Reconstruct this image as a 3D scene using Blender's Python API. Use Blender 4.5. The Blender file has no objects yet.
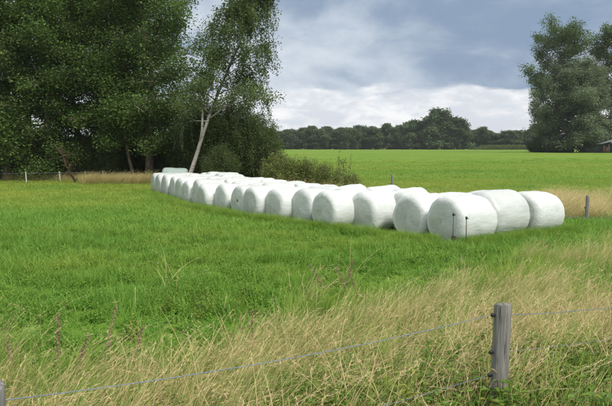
import bpy, math, random
import numpy as np
from mathutils import Vector, Matrix, noise as mnoise

rng = np.random.RandomState(7)
random.seed(7)
R = math.radians
SC = bpy.context.scene
COL = SC.collection

# ------------------------------------------------------------------ camera
F = 595.0; CX, CY, HOR = 306.0, 203.0, 147.0          # focal length, centre and horizon in photo pixels (612 x 406)
CAMZ = 2.45
PITCH = math.atan((CY - HOR) / F)
cam = bpy.data.cameras.new('camera'); camo = bpy.data.objects.new('camera', cam); COL.objects.link(camo)
cam.sensor_width = 36.0; cam.lens = F / 612 * 36.0
cam.clip_start = 0.05; cam.clip_end = 6000
camo.location = (0, 0, CAMZ); camo.rotation_euler = (math.pi / 2 - PITCH, 0, 0)
SC.camera = camo

def ray(px, py):
    x = (px - CX) / F; v = (py - CY) / F
    return Vector((x, math.cos(PITCH) - v * math.sin(PITCH), -math.sin(PITCH) - v * math.cos(PITCH)))
def on_z(px, py, z=0.0):
    d = ray(px, py); t = (z - CAMZ) / d.z
    return Vector((0, 0, CAMZ)) + d * t
def on_y(px, py, Y):
    d = ray(px, py); t = Y / d.y
    return Vector((0, 0, CAMZ)) + d * t

# ------------------------------------------------------------------ sky and sun
SUN_EL, SUN_AZ = R(50), R(138)     # azimuth clockwise from +Y (straight ahead): from the right, a little behind
w = bpy.data.worlds.new('World'); SC.world = w; w.use_nodes = True
nt = w.node_tree; nt.nodes.clear(); N = nt.nodes; LK = nt.links
def nd(t, **k):
    n = N.new(t)
    for a, b in k.items(): setattr(n, a, b)
    return n
def mth(op, a, b=None, c=None, clamp=False):
    n = nd('ShaderNodeMath', operation=op); n.use_clamp = clamp
    for i, v in enumerate((a, b, c)):
        if v is None: continue
        if isinstance(v, (int, float)): n.inputs[i].default_value = v
        else: LK.new(v, n.inputs[i])
    return n.outputs[0]
def sstep(v, a, b, lo=0.0, hi=1.0):
    n = nd('ShaderNodeMapRange', interpolation_type='SMOOTHSTEP')
    LK.new(v, n.inputs[0])
    for i, q in enumerate((a, b, lo, hi)): n.inputs[i + 1].default_value = q
    return n.outputs[0]
def mixc(f, a, b):
    n = nd('ShaderNodeMix', data_type='RGBA')
    for s, v in ((n.inputs[0], f), (n.inputs[6], a), (n.inputs[7], b)):
        if isinstance(v, (int, float)): s.default_value = v
        elif isinstance(v, tuple): s.default_value = (*v, 1)
        else: LK.new(v, s)
    return n.outputs[2]
sky = nd('ShaderNodeTexSky', sky_type='NISHITA'); sky.sun_disc = False
sky.sun_elevation = SUN_EL; sky.sun_rotation = SUN_AZ
tc = nd('ShaderNodeTexCoord'); sep = nd('ShaderNodeSeparateXYZ'); LK.new(tc.outputs['Generated'], sep.inputs[0])
zc = mth('MAXIMUM', sep.outputs[2], 0.0)
den = mth('ADD', zc, 0.22)
pu = mth('DIVIDE', sep.outputs[0], den); pv = mth('DIVIDE', sep.outputs[1], den)
cmb = nd('ShaderNodeCombineXYZ'); LK.new(pu, cmb.inputs[0]); LK.new(pv, cmb.inputs[1])
def wnoise(vec, scale, detail, rough=0.55, dist=0.0, off=(0, 0, 0), vs=(1, 1, 1)):
    m = nd('ShaderNodeMapping'); m.inputs[1].default_value = off; m.inputs[3].default_value = vs
    LK.new(vec, m.inputs[0])
    n = nd('ShaderNodeTexNoise'); n.inputs['Scale'].default_value = scale; n.inputs['Detail'].default_value = detail
    n.inputs['Roughness'].default_value = rough; n.inputs['Distortion'].default_value = dist
    LK.new(m.outputs[0], n.inputs['Vector']); return n.outputs[0]
big = wnoise(tc.outputs['Generated'], 2.3, 6, 0.5, 0.35, (9.1, 4.4, 6.3), (1, 1, 2.0))
fine = wnoise(tc.outputs['Generated'], 6.5, 8, 0.55, 0.25, (0.4, 5.1, 2.0), (1, 1, 2.0))
cl = mth('ADD', mth('MULTIPLY', big, 0.58), mth('MULTIPLY', fine, 0.42))
deck = mixc(sstep(cl, 0.37, 0.60), (0.235, 0.32, 0.445), (0.62, 0.68, 0.75))
# low bank of brighter cumulus all round the horizon
cum = wnoise(tc.outputs['Generated'], 5.5, 8, 0.58, 0.25, (0, 0, 0), (1, 1, 3.2))
cumf = wnoise(tc.outputs['Generated'], 16, 8, 0.6, 0.3, (1, 2, 0), (1, 1, 2.4))
edge = mth('ADD', zc, mth('MULTIPLY', mth('SUBTRACT', cum, 0.5), 0.16))
bank = sstep(edge, 0.070, 0.094, 1.0, 0.0)
bankc = mixc(sstep(mth('ADD', mth('MULTIPLY', cumf, 0.6), mth('MULTIPLY', cum, 0.4)), 0.40, 0.58), (0.64, 0.68, 0.74), (0.90, 0.905, 0.91))
cloud = mixc(bank, deck, bankc)
# the deck is thinner and paler overhead, as under any broken overcast
over = mixc(sstep(zc, 0.22, 0.75), cloud, mixc(sstep(cl, 0.36, 0.60), (0.55, 0.58, 0.62), (0.93, 0.94, 0.95)))
bg1 = nd('ShaderNodeBackground'); LK.new(sky.outputs[0], bg1.inputs[0]); bg1.inputs[1].default_value = 0.10
bg2 = nd('ShaderNodeBackground'); LK.new(over, bg2.inputs[0]); bg2.inputs[1].default_value = 0.80
mx = nd('ShaderNodeMixShader'); LK.new(sstep(cl, 0.26, 0.36, 0.55, 1.0), mx.inputs[0])
LK.new(bg1.outputs[0], mx.inputs[1]); LK.new(bg2.outputs[0], mx.inputs[2])
out = nd('ShaderNodeOutputWorld'); LK.new(mx.outputs[0], out.inputs[0])

sl = bpy.data.lights.new('sun', 'SUN'); slo = bpy.data.objects.new('sun', sl); COL.objects.link(slo)
sl.energy = 2.2; sl.angle = R(12); sl.color = (1.0, 0.965, 0.90)
sd = Vector((math.sin(SUN_AZ) * math.cos(SUN_EL), math.cos(SUN_AZ) * math.cos(SUN_EL), math.sin(SUN_EL)))
slo.rotation_euler = sd.to_track_quat('Z', 'Y').to_euler()
slo.location = sd * 60

SC.view_settings.view_transform = 'Standard'; SC.view_settings.look = 'None'
SC.view_settings.exposure = 0.50; SC.view_settings.gamma = 1.0; SC.view_settings.use_curve_mapping = False
SC.render.engine = 'CYCLES'
SC.cycles.use_denoising = True
SC.cycles.max_bounces = 5; SC.cycles.diffuse_bounces = 2; SC.cycles.transmission_bounces = 3

# ------------------------------------------------------------------ helpers
def mesh_np(name, V, Fc):
    """V (n,3); Fc a (m,k) int array or a list of such arrays"""
    V = np.asarray(V, np.float32)
    if not isinstance(Fc, list): Fc = [Fc]
    Fc = [np.asarray(f, np.int32) for f in Fc if len(f)]
    me = bpy.data.meshes.new(name)
    me.vertices.add(len(V)); me.vertices.foreach_set('co', V.ravel())
    idx = np.concatenate([f.ravel() for f in Fc]) if Fc else np.zeros(0, np.int32)
    cnt = np.concatenate([np.full(len(f), f.shape[1], np.int32) for f in Fc]) if Fc else np.zeros(0, np.int32)
    st = np.zeros(len(cnt), np.int32)
    if len(cnt): st[1:] = np.cumsum(cnt)[:-1]
    me.loops.add(len(idx)); me.loops.foreach_set('vertex_index', idx)
    me.polygons.add(len(cnt)); me.polygons.foreach_set('loop_start', st)
    me.update(calc_edges=True); me.validate()
    return me
def fattr(me, name, arr, domain='POINT'):
    a = me.attributes.new(name, 'FLOAT', domain); a.data.foreach_set('value', np.asarray(arr, np.float32))
def smooth(me): me.polygons.foreach_set('use_smooth', np.ones(len(me.polygons), bool)); me.update()
def obj(name, me, mat=None, parent=None):
    o = bpy.data.objects.new(name, me); COL.objects.link(o)
    if mat and not me.materials: me.materials.append(mat)
    if parent: o.parent = parent
    return o
def tag(o, label=None, cat=None, group=None, kind=None):
    for k, v in (('label', label), ('category', cat), ('group', group), ('kind', kind)):
        if v: o[k] = v
    return o
def thing(name, label, cat, loc=(0, 0, 0), rz=0.0, group=None):
    o = bpy.data.objects.new(name, None); COL.objects.link(o); o.empty_display_size = 0.2
    o.location = loc; o.rotation_euler = (0, 0, rz)
    return tag(o, label, cat, group)
def dup(root, parent=None):
    c = root.copy(); COL.objects.link(c); c.parent = parent
    for ch in list(root.children): dup(ch, c)
    return c
class MB:
    """collects quads / tris of several shapes into one mesh"""
    def __init__(s): s.V = []; s.Q = []; s.T = []; s.n = 0; s.att = []
    def add(s, V, Q=None, T=None, a=None):
        V = np.asarray(V, np.float32); s.V.append(V)
        if Q is not None and len(Q): s.Q.append(np.asarray(Q, np.int32) + s.n)
        if T is not None and len(T): s.T.append(np.asarray(T, np.int32) + s.n)
        s.att.append(np.full(len(V), 0.5 if a is None else a, np.float32) if a is None or np.isscalar(a) else np.asarray(a, np.float32))
        s.n += len(V)
    def mesh(s, name, att=None, sm=False):
        me = mesh_np(name, np.concatenate(s.V), ([np.concatenate(s.Q)] if s.Q else []) + ([np.concatenate(s.T)] if s.T else []))
        if att: fattr(me, att, np.concatenate(s.att))
        if sm: smooth(me)
        return me
def tube(path, rad, sides=6, caps=True):
    P = np.asarray(path, float); n = len(P); rad = np.broadcast_to(np.asarray(rad, float), (n,))
    t = np.gradient(P, axis=0); t /= np.linalg.norm(t, axis=1)[:, None] + 1e-9
    ref = np.array([0.0, 0, 1]) if abs(t[0][2]) < 0.9 else np.array([1.0, 0, 0])
    V = []
    u = np.cross(t[0], ref)
    for i in range(n):
        u = u - t[i] * np.dot(u, t[i]); u /= np.linalg.norm(u) + 1e-9
        v = np.cross(t[i], u)
        a = np.arange(sides) / sides * 2 * math.pi
        V.append(P[i] + rad[i] * (np.cos(a)[:, None] * u + np.sin(a)[:, None] * v))
    V = np.concatenate(V)
    i = np.arange(n - 1)[:, None] * sides; j = np.arange(sides)[None]; k = (j + 1) % sides
    Q = np.stack([i + j, i + k, i + sides + k, i + sides + j], -1).reshape(-1, 4)
    T = []
    if caps:
        c0, c1 = len(V), len(V) + 1
        V = np.vstack([V, P[:1], P[-1:]])
        jj = np.arange(sides); kk = (jj + 1) % sides
        T = np.vstack([np.stack([np.full(sides, c0), kk, jj], -1), np.stack([np.full(sides, c1), (n - 1) * sides + jj, (n - 1) * sides + kk], -1)])
    return V, Q, T
def box(cx, cy, cz, sx, sy, sz):
    x, y, z = sx / 2, sy / 2, sz / 2
    V = np.array([[a * x + cx, b * y + cy, c * z + cz] for a in (-1, 1) for b in (-1, 1) for c in (-1, 1)])
    Q = [[0, 1, 3, 2], [4, 6, 7, 5], [0, 4, 5, 1], [2, 3, 7, 6], [0, 2, 6, 4], [1, 5, 7, 3]]
    return V, Q

# value noise on numpy arrays (for patches of vegetation)
_tab = rng.rand(256, 256)
def vnoise(x, y, s=1.0, ox=0.0):
    x = np.asarray(x, float) * s + 57.3 + ox; y = np.asarray(y, float) * s + 91.7 + ox * 1.7
    xi = np.floor(x).astype(int); yi = np.floor(y).astype(int); fx = x - xi; fy = y - yi
    fx = fx * fx * (3 - 2 * fx); fy = fy * fy * (3 - 2 * fy)
    a = _tab[xi % 256, yi % 256]; b = _tab[(xi + 1) % 256, yi % 256]; c = _tab[xi % 256, (yi + 1) % 256]; d = _tab[(xi + 1) % 256, (yi + 1) % 256]
    return (a * (1 - fx) + b * fx) * (1 - fy) + (c * (1 - fx) + d * fx) * fy
def fbm(x, y, s, ox=0.0): return 0.55 * vnoise(x, y, s, ox) + 0.3 * vnoise(x, y, s * 2.3, ox + 9) + 0.15 * vnoise(x, y, s * 5.1, ox + 21)
def sst(v, a, b):
    t = np.clip((np.asarray(v, float) - a) / (b - a), 0, 1); return t * t * (3 - 2 * t)

# ------------------------------------------------------------------ materials
def mat(name):
    m = bpy.data.materials.new(name); m.use_nodes = True
    t = m.node_tree; b = t.nodes['Principled BSDF']
    return m, t, b
def N2(t, typ, **k):
    n = t.nodes.new(typ)
    for a, b in k.items(): setattr(n, a, b)
    return n
def mix2(t, f, a, b):
    n = N2(t, 'ShaderNodeMix', data_type='RGBA')
    for s, v in ((n.inputs[0], f), (n.inputs[6], a), (n.inputs[7], b)):
        if isinstance(v, (int, float)): s.default_value = v
        elif isinstance(v, tuple): s.default_value = (*v, 1)
        else: t.links.new(v, s)
    return n.outputs[2]
def math2(t, op, a, b=None, clamp=False):
    n = N2(t, 'ShaderNodeMath', operation=op); n.use_clamp = clamp
    for i, v in enumerate((a, b)):
        if v is None: continue
        if isinstance(v, (int, float)): n.inputs[i].default_value = v
        else: t.links.new(v, n.inputs[i])
    return n.outputs[0]
def ns(t, scale, detail=5, rough=0.55, coord='Object', vs=(1, 1, 1), dist=0.0):
    c = N2(t, 'ShaderNodeTexCoord'); m = N2(t, 'ShaderNodeMapping'); m.inputs[3].default_value = vs
    t.links.new(c.outputs[coord], m.inputs[0]); n = N2(t, 'ShaderNodeTexNoise')
    n.inputs['Scale'].default_value = scale; n.inputs['Detail'].default_value = detail; n.inputs['Roughness'].default_value = rough
    n.inputs['Distortion'].default_value = dist
    t.links.new(m.outputs[0], n.inputs['Vector']); return n.outputs[0]
def rng2(t, v, a, b, lo=0.0, hi=1.0):
    n = N2(t, 'ShaderNodeMapRange'); t.links.new(v, n.inputs[0])
    for i, q in enumerate((a, b, lo, hi)): n.inputs[i + 1].default_value = q
    return n.outputs[0]
def bump(t, b, h, strength=0.4, dist=0.02):
    n = N2(t, 'ShaderNodeBump'); n.inputs['Strength'].default_value = strength; n.inputs['Distance'].default_value = dist
    t.links.new(h, n.inputs['Height']); t.links.new(n.outputs[0], b.inputs['Normal'])

def leafy(name, c0, c1, c2=None, rough=0.5, trans=0.4, attr='tint', inst=False):
    """leaf / blade colour from a per-clump and a per-leaf random value"""
    m, t, b = mat(name)
    a = N2(t, 'ShaderNodeAttribute'); a.attribute_name = 'bl'
    col = mix2(t, a.outputs['Fac'], c0, c1)
    g = N2(t, 'ShaderNodeAttribute'); g.attribute_name = 'tint'
    if inst: g.attribute_type = 'INSTANCER'
    if c2: col = mix2(t, g.outputs['Fac'], col, c2)
    else:
        h = N2(t, 'ShaderNodeHueSaturation'); t.links.new(rng2(t, g.outputs['Fac'], 0, 1, 0.62, 1.42), h.inputs['Value']); t.links.new(col, h.inputs['Color']); col = h.outputs[0]
    t.links.new(col, b.inputs['Base Color']); b.inputs['Roughness'].default_value = rough
    b.inputs['Specular IOR Level'].default_value = 0.28
    tr = N2(t, 'ShaderNodeBsdfTranslucent'); t.links.new(col, tr.inputs[0])
    mxs = N2(t, 'ShaderNodeMixShader'); mxs.inputs[0].default_value = trans
    t.links.new(b.outputs[0], mxs.inputs[1]); t.links.new(tr.outputs[0], mxs.inputs[2])
    t.links.new(mxs.outputs[0], t.nodes['Material Output'].inputs[0])
    return m
M = {}
M['oak'] = leafy('oak_leaf', (0.082, 0.150, 0.036), (0.165, 0.250, 0.064))
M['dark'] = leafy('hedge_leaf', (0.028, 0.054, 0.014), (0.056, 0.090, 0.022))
M['birchleaf'] = leafy('birch_leaf', (0.085, 0.140, 0.038), (0.150, 0.205, 0.065))
M['shrub'] = leafy('shrub_leaf', (0.066, 0.108, 0.028), (0.140, 0.180, 0.050))
M['lowshrub'] = leafy('low_shrub_leaf', (0.13, 0.175, 0.04), (0.26, 0.29, 0.08))
M['willow'] = leafy('willow_leaf', (0.150, 0.198, 0.104), (0.225, 0.280, 0.160))
M['poplar'] = leafy('poplar_leaf', (0.080, 0.135, 0.036), (0.142, 0.200, 0.060))
M['far'] = leafy('far_leaf', (0.085, 0.140, 0.060), (0.145, 0.205, 0.090))  # leaf colour lightened to paint in some of the distance haze
M['grass'] = leafy('grass_blade', (0.118, 0.285, 0.030), (0.275, 0.465, 0.072), (0.375, 0.455, 0.075), trans=0.35, inst=True)
M['dry'] = leafy('dry_grass_blade', (0.56, 0.42, 0.185), (0.80, 0.65, 0.36), (0.31, 0.38, 0.08), rough=0.6, trans=0.25, inst=True)
M['weed'] = leafy('weed_leaf', (0.08, 0.165, 0.02), (0.17, 0.28, 0.04), (0.28, 0.30, 0.05), trans=0.3, inst=True)
M['dock'] = leafy('dock_seed', (0.40, 0.26, 0.17), (0.58, 0.42, 0.29), rough=0.8, trans=0.1)
M['deadtwig'] = leafy('dead_twig', (0.11, 0.075, 0.04), (0.22, 0.155, 0.085), rough=0.85, trans=0.0)

def bark(name, c0, c1, vs=(6, 6, 1.2), bs=0.8):
    m, t, b = mat(name)
    n = ns(t, 2.2, 8, 0.65, 'Object', vs, 0.4); b.inputs['Roughness'].default_value = 0.9
    t.links.new(mix2(t, rng2(t, n, 0.35, 0.65), c0, c1), b.inputs['Base Color']); bump(t, b, n, bs, 0.03)
    return m
M['bark'] = bark('oak_bark', (0.095, 0.070, 0.046), (0.27, 0.205, 0.14))
M['barkgrey'] = bark('grey_bark', (0.07, 0.062, 0.048), (0.19, 0.17, 0.135))
m, t, b = mat('birch_bark'); b.inputs['Roughness'].default_value = 0.7
n1 = ns(t, 3.0, 6, 0.6, 'Object', (1.2, 1.2, 5)); n2 = ns(t, 1.1, 4)
c = mix2(t, rng2(t, n1, 0.58, 0.64), (0.58, 0.55, 0.49), (0.06, 0.05, 0.045))
c = mix2(t, rng2(t, n2, 0.45, 0.75), c, (0.33, 0.28, 0.22))
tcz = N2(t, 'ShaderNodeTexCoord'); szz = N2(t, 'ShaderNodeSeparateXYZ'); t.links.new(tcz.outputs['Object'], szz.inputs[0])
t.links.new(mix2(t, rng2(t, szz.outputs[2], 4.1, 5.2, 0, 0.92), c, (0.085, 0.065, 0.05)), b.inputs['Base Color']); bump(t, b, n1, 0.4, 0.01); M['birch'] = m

# stretch film: white, wrinkled and laid in overlapping bands, with dust and a faint green-grey fodder tone
def film(name, base, tone):
    m, t, b = mat(name)
    oi = N2(t, 'ShaderNodeObjectInfo'); c = N2(t, 'ShaderNodeTexCoord')
    ad = N2(t, 'ShaderNodeVectorMath', operation='ADD'); t.links.new(c.outputs['Object'], ad.inputs[0])
    cb = N2(t, 'ShaderNodeCombineXYZ'); r = math2(t, 'MULTIPLY', oi.outputs['Random'], 40.0)
    t.links.new(r, cb.inputs[1]); t.links.new(cb.outputs[0], ad.inputs[1])
    def no(scale, detail, vs, rough=0.55, dist=0.0):
        mp = N2(t, 'ShaderNodeMapping'); mp.inputs[3].default_value = vs; t.links.new(ad.outputs[0], mp.inputs[0])
        n = N2(t, 'ShaderNodeTexNoise'); n.inputs['Scale'].default_value = scale; n.inputs['Detail'].default_value = detail
        n.inputs['Roughness'].default_value = rough; n.inputs['Distortion'].default_value = dist
        t.links.new(mp.outputs[0], n.inputs['Vector']); return n.outputs[0]
    wr = no(2.6, 4, (0.8, 2.6, 2.6), 0.5, 0.8); wr2 = no(9.0, 3, (0.35, 2.0, 2.0), 0.5, 0.9); st = no(2.6, 6, (1, 1, 1), 0.65, 0.5); sp = no(11.0, 6, (1, 1, 1), 0.7)
    col = mix2(t, rng2(t, st, 0.42, 0.72), base, tone)
    sz = N2(t, 'ShaderNodeSeparateXYZ'); t.links.new(c.outputs['Object'], sz.inputs[0])
    splash = math2(t, 'MULTIPLY', rng2(t, sp, 0.54, 0.74), rng2(t, math2(t, 'ADD', sz.outputs[2], math2(t, 'MULTIPLY', st, 0.5)), 0.25, 0.75, 0.55, 0.10))
    col = mix2(t, splash, col, (0.36, 0.37, 0.25))
    hv = N2(t, 'ShaderNodeHueSaturation'); t.links.new(rng2(t, oi.outputs['Random'], 0, 1, 0.88, 1.03), hv.inputs['Value']); t.links.new(col, hv.inputs['Color']); col = hv.outputs[0]
    t.links.new(col, b.inputs['Base Color'])
    t.links.new(rng2(t, sp, 0.3, 0.7, 0.30, 0.55), b.inputs['Roughness'])
    b.inputs['Specular IOR Level'].default_value = 0.45
    ang = math2(t, 'ARCTAN2', math2(t, 'SUBTRACT', sz.outputs[2], 0.52), sz.outputs[1])
    ph = math2(t, 'ADD', math2(t, 'ADD', math2(t, 'MULTIPLY', ang, 1.75), math2(t, 'MULTIPLY', sz.outputs[0], 0.9)), math2(t, 'ADD', math2(t, 'MULTIPLY', st, 0.7), r))
    band = math2(t, 'FRACT', ph)
    h = math2(t, 'ADD', math2(t, 'ADD', math2(t, 'MULTIPLY', wr, 1.0), math2(t, 'MULTIPLY', wr2, 0.42)), math2(t, 'MULTIPLY', band, 0.42))
    bump(t, b, h, 0.45, 0.03)
    return m
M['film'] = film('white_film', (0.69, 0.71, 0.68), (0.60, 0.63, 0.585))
M['filmend_shaded'] = film('white_film_end_shaded', (0.59, 0.62, 0.565), (0.49, 0.53, 0.465))  # same film on the end faces, their shade put into a darker colour
M['filmgreen'] = film('green_film', (0.34, 0.41, 0.365), (0.28, 0.35, 0.31))
m, t, b = mat('torn_hole'); b.inputs['Base Color'].default_value = (0.10, 0.075, 0.04, 1); b.inputs['Roughness'].default_value = 0.95
n = ns(t, 30, 5); t.links.new(mix2(t, n, (0.03, 0.025, 0.015), (0.26, 0.17, 0.08)), b.inputs['Base Color']); bump(t, b, n, 1.0, 0.02); M['hole'] = m

m, t, b = mat('weathered_wood'); b.inputs['Roughness'].default_value = 0.88
g1 = ns(t, 6, 8, 0.65, 'Object', (7, 7, 0.35), 0.3); g2 = ns(t, 3, 6, 0.6, 'Object', (2, 2, 0.9)); g3 = ns(t, 11, 6, 0.7, 'Object', (9, 9, 0.25), 0.2)
c = mix2(t, rng2(t, g1, 0.33, 0.68), (0.115, 0.108, 0.10), (0.36, 0.345, 0.32))
c = mix2(t, rng2(t, g2, 0.50, 0.75, 0, 0.55), c, (0.20, 0.19, 0.15))
c = mix2(t, rng2(t, g3, 0.60, 0.66), c, (0.045, 0.04, 0.035))
t.links.new(c, b.inputs['Base Color']); bump(t, b, math2(t, 'SUBTRACT', g1, rng2(t, g3, 0.58, 0.66, 0, 0.8)), 0.8, 0.012); M['wood'] = m
m, t, b = mat('pale_post'); n = ns(t, 9, 5); t.links.new(mix2(t, n, (0.50, 0.49, 0.45), (0.68, 0.67, 0.63)), b.inputs['Base Color']); b.inputs['Roughness'].default_value = 0.7; M['pale'] = m
m, t, b = mat('black_plastic'); n = ns(t, 20, 4); t.links.new(mix2(t, n, (0.012, 0.012, 0.013), (0.035, 0.035, 0.037)), b.inputs['Base Color']); b.inputs['Roughness'].default_value = 0.5; M['plastic'] = m
m, t, b = mat('zinc_wire'); n = ns(t, 25, 4); t.links.new(mix2(t, n, (0.17, 0.21, 0.28), (0.29, 0.34, 0.42)), b.inputs['Base Color']); b.inputs['Roughness'].default_value = 0.45; b.inputs['Metallic'].default_value = 0.35; M['wire'] = m
m, t, b = mat('rod_steel'); n = ns(t, 15, 5); t.links.new(mix2(t, n, (0.045, 0.042, 0.04), (0.12, 0.10, 0.085)), b.inputs['Base Color']); b.inputs['Roughness'].default_value = 0.6; M['rod'] = m
m, t, b = mat('shed_board'); n = ns(t, 3, 6, 0.6, 'Object', (4, 4, 0.4)); t.links.new(mix2(t, n, (0.055, 0.055, 0.06), (0.14, 0.14, 0.145)), b.inputs['Base Color']); b.inputs['Roughness'].default_value = 0.85; M['board'] = m
m, t, b = mat('shed_sheet'); n = ns(t, 2, 6); t.links.new(mix2(t, n, (0.15, 0.16, 0.18), (0.25, 0.265, 0.29)), b.inputs['Base Color']); b.inputs['Roughness'].default_value = 0.55; M['sheet'] = m
m, t, b = mat('rust_panel'); n = ns(t, 3, 6); t.links.new(mix2(t, n, (0.10, 0.045, 0.03), (0.20, 0.10, 0.06)), b.inputs['Base Color']); b.inputs['Roughness'].default_value = 0.9; M['rust'] = m

# ------------------------------------------------------------------ terrain
FP = (1.37, 4.2); FN = (-0.476, 0.879)               # foreground fence line: a point on it and its normal
def zg(x, y):
    x = np.asarray(x, float); y = np.asarray(y, float)
    s = FN[0] * (x - FP[0]) + FN[1] * (y - FP[1])
    bank = 0.86 * sst(-s, -3.2, 3.4)
    r = np.hypot(x, y)
    rise = 1.05 * sst(r, 42, 150)
    und = (fbm(x, y, 0.35) - 0.5) * 0.10 * sst(r, 5, 9) + (fbm(x, y, 0.05, 5) - 0.5) * 0.30 * sst(r, 38, 90)
    return bank + rise + und
def zg1(x, y): return float(zg(x, y))
def axis_pts():
    a = [0.0]; st = 0.45
    while a[-1] < 2600:
        a.append(a[-1] + st)
        if a[-1] > 34: st *= 1.09
    a = np.array(a); return np.concatenate([-a[::-1][:-1], a])
ax = axis_pts(); gx, gy = np.meshgrid(ax, ax)
nx = len(ax); V = np.stack([gx.ravel(), gy.ravel(), zg(gx.ravel(), gy.ravel())], -1)
i = np.arange(nx - 1)[:, None] * nx; j = np.arange(nx - 1)[None]
Q = np.stack([i + j, i + j + 1, i + nx + j + 1, i + nx + j], -1).reshape(-1, 4)
gm = mesh_np('ground', V, Q); smooth(gm)
m, t, b = mat('meadow_ground'); b.inputs['Roughness'].default_value = 0.95; b.inputs['Specular IOR Level'].default_value = 0.1
n1 = ns(t, 0.035, 6, 0.6); n2 = ns(t, 0.5, 6, 0.65); n3 = ns(t, 4.0, 6, 0.7); n4 = ns(t, 0.14, 6, 0.65, 'Object', (0.30, 2.2, 1))
c = mix2(t, rng2(t, n1, 0.35, 0.65), (0.125, 0.245, 0.026), (0.185, 0.285, 0.036))
c = mix2(t, rng2(t, n4, 0.45, 0.70, 0, 0.7), c, (0.26, 0.30, 0.055))
c = mix2(t, rng2(t, n2, 0.52, 0.75, 0, 0.6), c, (0.085, 0.185, 0.020))
c = mix2(t, rng2(t, n3, 0.50, 0.78, 0, 0.55), c, (0.06, 0.085, 0.018))
t.links.new(c, b.inputs['Base Color']); bump(t, b, math2(t, 'ADD', n3, n2), 0.8, 0.12)
tag(obj('ground', gm, m), kind='structure')

# ------------------------------------------------------------------ trees
UP = np.array([0, 0, 1.0])
def leaves(C, S, bl, tint, up_bias=0.5, aspect=0.62):
    """rhombic leaf faces at C with size S"""
    n = len(C)
    nrm = rng.normal(size=(n, 3)); nrm /= np.linalg.norm(nrm, axis=1)[:, None] + 1e-9
    nrm[:, 2] = np.abs(nrm[:, 2]); nrm += UP * up_bias; nrm /= np.linalg.norm(nrm, axis=1)[:, None]
    a = rng.normal(size=(n, 3)); a -= nrm * (a * nrm).sum(1)[:, None]; a /= np.linalg.norm(a, axis=1)[:, None] + 1e-9
    bb = np.cross(nrm, a); S = np.asarray(S)[:, None]
    V = np.stack([C - a * S * 0.5, C + bb * S * aspect * 0.5 - a * S * 0.06 + nrm * S * 0.06, C + a * S * 0.5, C - bb * S * aspect * 0.5 - a * S * 0.06 + nrm * S * 0.06], 1).reshape(-1, 3)
    Q = np.arange(4 * n).reshape(n, 4)
    return V, Q, np.repeat(bl, 4), np.repeat(tint, 4)
def crown_mesh(name, C, S, tint, up_bias=0.5, aspect=0.62):
    bl = rng.rand(len(C))
    V, Q, b4, t4 = leaves(C, S, bl, tint, up_bias, aspect)
    me = mesh_np(name, V, Q); fattr(me, 'bl', b4); fattr(me, 'tint', t4)
    return me
def polyline(p, d, L, n, bend, wob):
    pts = [np.array(p, float)]; d = np.array(d, float); d /= np.linalg.norm(d)
    for k in range(n):
        d = d + UP * bend / n + rng.normal(size=3) * wob; d /= np.linalg.norm(d)
        pts.append(pts[-1] + d * L / n)
    return np.array(pts), d
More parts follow.
